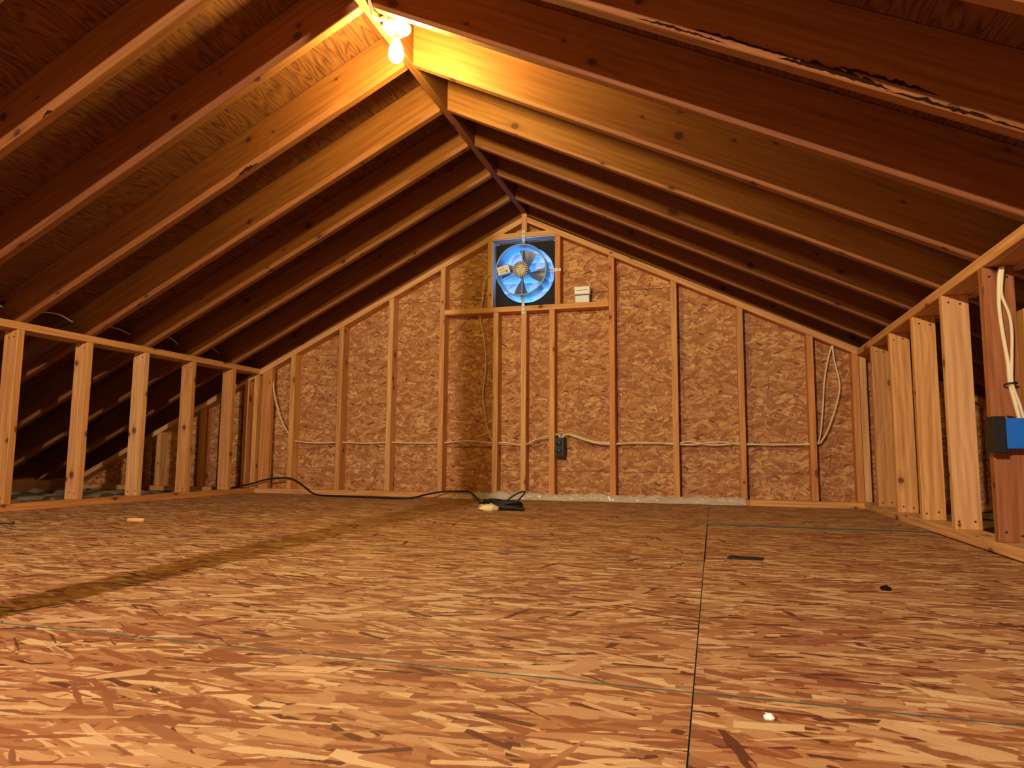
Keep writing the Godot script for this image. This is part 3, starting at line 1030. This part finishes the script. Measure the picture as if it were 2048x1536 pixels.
func build_cables() -> void:
	var zc := -0.045
	# left run: down from the top plate, then along the gable studs to the outlet
	cable("wiring_cable", "white wiring cable dropping from the sloping plate, then running through studs to the black outlet", [
		Vector3(-2.03, 0.955, -0.03), Vector3(-2.015, 0.86, -0.02), Vector3(-1.985, 0.72, -0.015), Vector3(-1.93, 0.56, -0.025), Vector3(-1.87, 0.45, zc),
		Vector3(-1.82, 0.4, zc), Vector3(-1.62, 0.381, zc), Vector3(-1.42, 0.388, zc), Vector3(-1.22, 0.38, zc), Vector3(-1.02, 0.388, zc), Vector3(-0.8, 0.382, zc), Vector3(-0.6, 0.386, zc),
		Vector3(-0.4, 0.398, zc + 0.02), Vector3(-0.2, 0.382, zc), Vector3(-0.1, 0.374, zc), Vector3(0.0, 0.376, zc), Vector3(0.1, 0.408, zc + 0.01), Vector3(0.19, 0.425, zc), Vector3(0.232, 0.44, zc), Vector3(0.246, 0.421, zc)])
	cable("wiring_cable", "second white cable beside the centre stud, looping up toward the black outlet", [
		Vector3(-0.205, 0.377, zc + 0.01), Vector3(-0.15, 0.389, zc + 0.02), Vector3(-0.07, 0.376, zc + 0.02), Vector3(0.0, 0.37, zc + 0.012), Vector3(0.07, 0.4, zc + 0.03), Vector3(0.15, 0.428, zc + 0.02), Vector3(0.23, 0.445, zc + 0.015), Vector3(0.256, 0.421, zc + 0.01)])
	# right run, two cables that part and rise again in the last bay
	cable("wiring_cable", "white cable from the black outlet through gable studs, rising close to the last stud", [
		Vector3(0.262, 0.421, zc), Vector3(0.28, 0.442, zc), Vector3(0.36, 0.435, zc + 0.01), Vector3(0.46, 0.4, zc), Vector3(0.6, 0.386, zc), Vector3(0.8, 0.383, zc), Vector3(1.02, 0.387, zc), Vector3(1.1, 0.396, zc), Vector3(1.24, 0.374, zc + 0.01), Vector3(1.42, 0.385, zc),
		Vector3(1.6, 0.374, zc), Vector3(1.83, 0.388, zc), Vector3(1.87, 0.42, zc), Vector3(1.895, 0.6, zc), Vector3(1.91, 0.77, zc), Vector3(1.935, 0.9, zc), Vector3(1.958, 0.985, zc + 0.01)])
	cable("wiring_cable", "white cable from the black outlet through gable studs, bowing wide before the last plate", [
		Vector3(0.27, 0.421, zc + 0.014), Vector3(0.3, 0.443, zc + 0.015), Vector3(0.4, 0.412, zc + 0.02), Vector3(0.5, 0.384, zc + 0.01), Vector3(0.61, 0.378, zc + 0.012), Vector3(0.8, 0.389, zc + 0.012), Vector3(1.016, 0.379, zc + 0.01), Vector3(1.14, 0.379, zc + 0.02), Vector3(1.28, 0.394, zc + 0.02), Vector3(1.42, 0.378, zc + 0.012),
		Vector3(1.6, 0.38, zc + 0.012), Vector3(1.83, 0.38, zc + 0.012), Vector3(1.885, 0.41, zc + 0.015), Vector3(1.94, 0.53, zc + 0.02), Vector3(1.985, 0.68, zc + 0.02), Vector3(1.99, 0.77, zc + 0.02), Vector3(1.97, 0.89, zc + 0.01), Vector3(1.962, 0.985, zc + 0.012)])
	# feed of the fan
	cable("fan_cable", "white cable hanging in the gable bay left of the studs under the fan", [
		Vector3(-0.24, 1.57, 0.02), Vector3(-0.275, 1.55, 0.015), Vector3(-0.3, 1.49, 0.0), Vector3(-0.315, 1.4, -0.03), Vector3(-0.336, 1.335, -0.05), Vector3(-0.335, 1.25, -0.05), Vector3(-0.305, 1.12, -0.05), Vector3(-0.29, 0.96, -0.05), Vector3(-0.295, 0.85, -0.045), Vector3(-0.31, 0.73, -0.05), Vector3(-0.292, 0.57, -0.05), Vector3(-0.26, 0.45, -0.05), Vector3(-0.225, 0.385, -0.045)], 0.005, 0.0035)
	# bundle into the blue box
	cable("box_cable", "cream cable hanging down the reddish stud into the blue box, straight strand", [
		Vector3(2.137, 0.905, 2.025), Vector3(2.128, 0.86, 2.03), Vector3(2.124, 0.78, 2.03), Vector3(2.128, 0.7, 2.03), Vector3(2.137, 0.6, 2.03), Vector3(2.139, 0.53, 2.03), Vector3(2.148, 0.47, 2.032), Vector3(2.156, 0.42, 2.034)], 0.0065, 0.0045, null, "cables into the blue box")
	cable("box_cable", "cream cable hanging down the reddish stud into the blue box, bowed strand", [
		Vector3(2.141, 0.905, 2.034), Vector3(2.134, 0.86, 2.036), Vector3(2.13, 0.81, 2.04), Vector3(2.146, 0.75, 2.04), Vector3(2.15, 0.69, 2.04), Vector3(2.146, 0.6, 2.036), Vector3(2.143, 0.53, 2.036), Vector3(2.156, 0.47, 2.04), Vector3(2.166, 0.42, 2.04)], 0.0065, 0.0045, null, "cables into the blue box")
	var stp := part(numbered("cable_staple"), tube([Vector3(2.126, 0.527, 2.02), Vector3(2.128, 0.53, 2.043), Vector3(2.152, 0.532, 2.045), Vector3(2.154, 0.53, 2.02)], 0.003, -1.0, 5, 6), M.black_plastic, self)
	meta(stp, "small black strap holding the cream cables together above the blue box", "strap")
	# cables drawn through the rafters above both knee walls
	for s in [-1.0, 1.0]:
		var pts := []
		var k := -1
		while 0.284 + k * SP < 4.0:
			var z := 0.284 + k * SP
			pts.append(Vector3(s * 2.26, 1.035, z))
			pts.append(Vector3(s * 2.25, 1.062 + 0.01 * sin(k * 2.1), z + 0.12))
			pts.append(Vector3(s * 2.265, 1.05, z + 0.28))
			k += 1
		cable("eave_cable", "white cable drawn through the rafters above the " + ("knee wall without a box" if s < 0.0 else "knee wall with the blue box"), pts, 0.006, 0.004)
	# lamp feed
	cable("lamp_cable", "white cable looping along the ridge board into the bulb lamp's box", [
		Vector3(0.03, 2.15, 2.36), Vector3(0.032, 2.05, 2.36), Vector3(0.036, 1.975, 2.34), Vector3(0.042, 1.955, 2.31), Vector3(0.05, 1.97, 2.275), Vector3(0.062, 2.0, 2.255)], 0.009, 0.006)

func build_cord() -> void:
	var z := 0.055
	var o := part(numbered("extension_cord"), tube([
		Vector3(-2.32, 0.02, 0.1), Vector3(-2.215, 0.05, 0.07), Vector3(-2.1, 0.075, z), Vector3(-1.99, 0.104, z), Vector3(-1.88, 0.118, z), Vector3(-1.78, 0.118, z), Vector3(-1.68, 0.088, 0.08), Vector3(-1.58, 0.04, 0.12), Vector3(-1.46, 0.008, 0.17), Vector3(-1.2, 0.007, 0.21), Vector3(-0.9, 0.007, 0.25),
		Vector3(-0.72, 0.008, 0.24), Vector3(-0.64, 0.03, 0.14), Vector3(-0.55, 0.046, 0.06), Vector3(-0.45, 0.05, 0.04), Vector3(-0.36, 0.048, 0.06), Vector3(-0.26, 0.02, 0.2), Vector3(-0.15, 0.008, 0.45), Vector3(-0.05, 0.008, 0.7), Vector3(0.03, 0.012, 0.86)], 0.0062, -1.0, 8, 8), M.black_rubber, self)
	meta(o, "black extension cord running along the gable plate to the coiled heap", "cord")
	# heap of coiled cord
	var t := thing("cord_coil", "black heap of coiled cord lying on the floor before the gable wall", "cord", Vector3(0.13, 0, 0.87))
	var R := RandomNumberGenerator.new()
	R.seed = 12
	for k in 3:
		var pts := []
		var turns := 4
		for i in turns * 12 + 1:
			var a := TAU * i / 12.0 + k
			var rx := 0.1 + 0.022 * sin(a * 0.37 + k) - 0.012 * k + R.randf_range(-0.006, 0.006)
			var rz := 0.045 + R.randf_range(-0.006, 0.006)
			var px := cos(a) * rx + 0.012 * (k - 1)
			var h := 0.008 + 0.013 * k + 0.009 * (0.5 + 0.5 * sin(a * 1.7 + k * 2.0)) + 0.018 * maxf(0.0, -px / 0.1)
			pts.append(Vector3(px, h, sin(a) * rz))
		part("coil", tube(pts, 0.0075, -1.0, 3, 7), M.black_rubber, t)
	part("loop", tube([Vector3(0.0, 0.03, 0.0), Vector3(0.04, 0.07, -0.02), Vector3(0.085, 0.095, -0.03), Vector3(0.112, 0.098, -0.03), Vector3(0.1, 0.075, -0.02), Vector3(0.06, 0.035, 0.0), Vector3(0.02, 0.02, 0.01)], 0.005, -1.0, 7, 8), M.black_rubber, t)
	part("plug", tube([Vector3(0.06, 0.014, 0.035), Vector3(0.1, 0.013, 0.04), Vector3(0.128, 0.01, 0.042)], 0.013, 0.01, 4, 10), M.black_rubber, t)

func lump(r: Vector3, seed_: int, amp: float) -> ArrayMesh:
	var f := FastNoiseLite.new()
	f.seed = seed_
	f.frequency = 1.1
	var st := SurfaceTool.new()
	st.begin(Mesh.PRIMITIVE_TRIANGLES)
	var at := func(i: int, j: int) -> Vector3:
		var th := PI * i / 14.0
		var ph := TAU * (j % 22) / 22.0
		var d := Vector3(sin(th) * cos(ph), cos(th), sin(th) * sin(ph))
		var p := d * (1.0 + amp * f.get_noise_3dv(d * 2.0)) * r
		p.y = maxf(p.y, -r.y * 0.55)
		return p
	for i in 14:
		for j in 22:
			var q := [at.call(i, j), at.call(i + 1, j), at.call(i + 1, j + 1), at.call(i, j + 1)]
			var e := []
			for p in q:
				e.append([p, (p / r / r).normalized()])
			if i > 0:
				smooth_tri(st, e[0], e[1], e[3])
			if i < 13:
				smooth_tri(st, e[1], e[2], e[3])
	return st.commit()

func build_small_things() -> void:
	var o := part(numbered("foam_scrap"), lump(Vector3(0.05, 0.022, 0.03), 8, 0.9), M.cream, self, Transform3D(Basis.IDENTITY, Vector3(0.07, 0.0115, 0.955)))
	meta(o, "cream lump of foam lying against the black coiled cord", "foam")
	# wooden peg
	o = part(numbered("wooden_peg"), lathe([Vector2(0, -0.037), Vector2(0.0075, -0.037), Vector2(0.009, -0.034), Vector2(0.009, 0.034), Vector2(0.0075, 0.037), Vector2(0, 0.037)], 20), mat(Color8(224, 170, 104), 0.6), self, Transform3D(Basis(Vector3(0, 0, 1), PI / 2).rotated(Vector3.UP, 0.2), Vector3(-1.135, 0.009, 2.11)))
	meta(o, "short round wooden peg lying on the floor near the knee wall", "peg")
	o = part(numbered("tape_strip"), cbox(Vector3(0.1, 0.068, 0.0012), 0.0), mat(Color8(12, 10, 10), 0.8), self, Transform3D(Basis(Vector3.UP, -0.16) * Basis(Vector3.RIGHT, -PI / 2), Vector3(1.328, -0.0042, 2.31)))
	meta(o, "flat strip of black tape stuck on the floor sheets", "tape")
	o = part(numbered("bark_chip"), lump(Vector3(0.011, 0.006, 0.009), 21, 0.6), M.bark, self, Transform3D(Basis.IDENTITY, Vector3(1.607, 0.003, 2.76)))
	meta(o, "small dark bark chip on the floor near the blue box wall", "chip")
	o = part(numbered("foam_crumb"), lump(Vector3(0.006, 0.004, 0.005), 22, 0.6), M.porcelain, self, Transform3D(Basis.IDENTITY, Vector3(1.295, 0.002, 3.655)))
	meta(o, "tiny white crumb on the floor just past the sheet joint", "crumb")
	var t := thing("loose_nail", "dark loose nail lying on the floor by the open knee wall", "nail", Vector3(-1.54, 0.003, 2.345))
	part("shank", tube([Vector3(-0.05, 0, 0.01), Vector3(0.012, 0, 0)], 0.0022, -1.0, 3, 7), M.dark_steel, t)
	part("head", lathe([Vector2(0, 0.002), Vector2(0.0055, 0.0015), Vector2(0.0055, -0.001), Vector2(0, -0.001)], 14), M.dark_steel, t, Transform3D(Basis(Vector3(0, 0, 1), -PI / 2), Vector3(0.013, 0.002, 0)))
	# crumpled clear sheeting along the gable's bottom plate
	var st := SurfaceTool.new()
	st.begin(Mesh.PRIMITIVE_TRIANGLES)
	var f := FastNoiseLite.new()
	f.seed = 31
	f.frequency = 7.0
	var nx := 190
	var prof := [Vector2(0.046, -0.03), Vector2(0.047, -0.012), Vector2(0.044, 0.006), Vector2(0.034, 0.016), Vector2(0.022, 0.02), Vector2(0.012, 0.024), Vector2(0.006, 0.034), Vector2(0.004, 0.05)]
	var at := func(i: int, j: int) -> Vector3:
		var x := -0.4 + 1.83 * i / nx
		var q: Vector2 = prof[j]
		var a := 0.5 + 0.5 * f.get_noise_2d(x * 0.5, j * 0.16)
		var b := absf(f.get_noise_2d(x * 1.1 + 40.0, j * 0.22))
		var e := absf(f.get_noise_2d(x * 0.6 + 9.0, 3.0))
		var w := 0.03 * (j / 7.0) + 0.004
		return Vector3(x, q.x * (0.82 + 0.6 * e) + 0.02 * b * (1.0 - j / 9.0), q.y + w * a + 0.014 * b)
	for i in nx:
		for j in 7:
			var a: Vector3 = at.call(i, j)
			var b: Vector3 = at.call(i + 1, j)
			var c: Vector3 = at.call(i + 1, j + 1)
			var d: Vector3 = at.call(i, j + 1)
			var n := (b - a).cross(d - a).normalized()
			if n.z + n.y < 0.0:
				n = -n
			quad(st, a, b, c, d, n, [Vector2.ZERO, Vector2.ZERO, Vector2.ZERO, Vector2.ZERO])
	o = part(numbered("plastic_sheeting"), st.commit(), M.film, self)
	meta(o, "crumpled clear plastic sheeting draped along the gable's bottom plate", "plastic sheet")
	# folded white strips at the end of the sheeting
	t = thing("folded_film", "flat folded bundle of white plastic strips beside the cord at the gable plate", "plastic strip", Vector3(-0.4, 0.0, 0.075))
	for k in 4:
		part("strip", cbox(Vector3(0.15 - 0.006 * k, 0.0065, 0.026), 0.001), mat(Color8(222, 206, 172), 0.5), t, Transform3D(Basis(Vector3.UP, 0.03 * k - 0.05), Vector3(0.004 * k, 0.0045 + 0.0075 * k, -0.004 * k)))
	# rough board standing in the eaves behind the blue box wall
	var bb := beam(numbered("brace_board"), Vector3(2.29, 0.0, 1.70), Vector3(2.328, 0.82, 1.77), 1, self)
	meta(bb, "rough pine board standing in the eaves behind the blue box stud", "board")

func build_post() -> void:
	var lamp_z := 6.38
	var z := 4.25
	var x := 0.2 - 0.0862 * (lamp_z - z)
	var o := beam(numbered("ridge_post"), Vector3(x - 0.0445, 0.0, z - 0.0445), Vector3(x + 0.0445, RIDGE_Y - 0.024, z + 0.0445), 1, self)
	meta(o, "upright pine post standing under the ridge board", "post")

func _ready() -> void:
	rng.seed = 20
	# camera
	var cam := Camera3D.new()
	cam.name = "camera"
	cam.fov = 58.6466
	cam.near = 0.03
	cam.transform = Transform3D(Basis(Vector3.UP, 0.285) * Basis(Vector3.RIGHT, 0.1056) * Basis(Vector3.BACK, 0.0077), Vector3(1.2401, 0.2921, 4.5112))
	add_child(cam)
	cam.current = true
	# daylight outside, which reaches the room through the fan only
	var sky_mat := ProceduralSkyMaterial.new()
	sky_mat.sky_top_color = Color(0.10, 0.36, 0.85)
	sky_mat.sky_horizon_color = Color(0.40, 0.74, 1.0)
	sky_mat.ground_horizon_color = Color(0.28, 0.66, 1.0)
	sky_mat.ground_bottom_color = Color(0.30, 0.66, 1.0)
	var sky := Sky.new()
	sky.sky_material = sky_mat
	var env := Environment.new()
	env.background_mode = Environment.BG_SKY
	env.sky = sky
	env.background_energy_multiplier = 5.5
	env.ambient_light_source = Environment.AMBIENT_SOURCE_DISABLED
	env.tonemap_mode = Environment.TONE_MAPPER_LINEAR
	env.tonemap_exposure = 1.0
	env.sdfgi_enabled = true
	env.ssao_enabled = true
	env.ssil_enabled = true
	var we := WorldEnvironment.new()
	we.name = "environment"
	we.environment = env
	add_child(we)
	make_materials()
	# the two bare bulbs under the ridge: the one in view and the one above the viewer
	build_lamp(Vector3(0.076, 1.975, 2.2), "bare glowing bulb in a white porcelain holder beneath the ridge board", 1.5, Color(1.0, 0.89, 0.5))
	build_lamp(Vector3(0.2, 1.84, 6.38), "bare bulb lamp under a rafter behind the upright post", 17.0, Color(1.0, 0.92, 0.82))
	build_gable()
	build_knee_walls()
	build_roof()
	build_floor()
	build_far_end()
	build_eaves()
	build_post()
	build_fan()
	build_fan_control()
	build_outlet()
	build_blue_box()
	build_cables()
	build_cord()
	build_small_things()
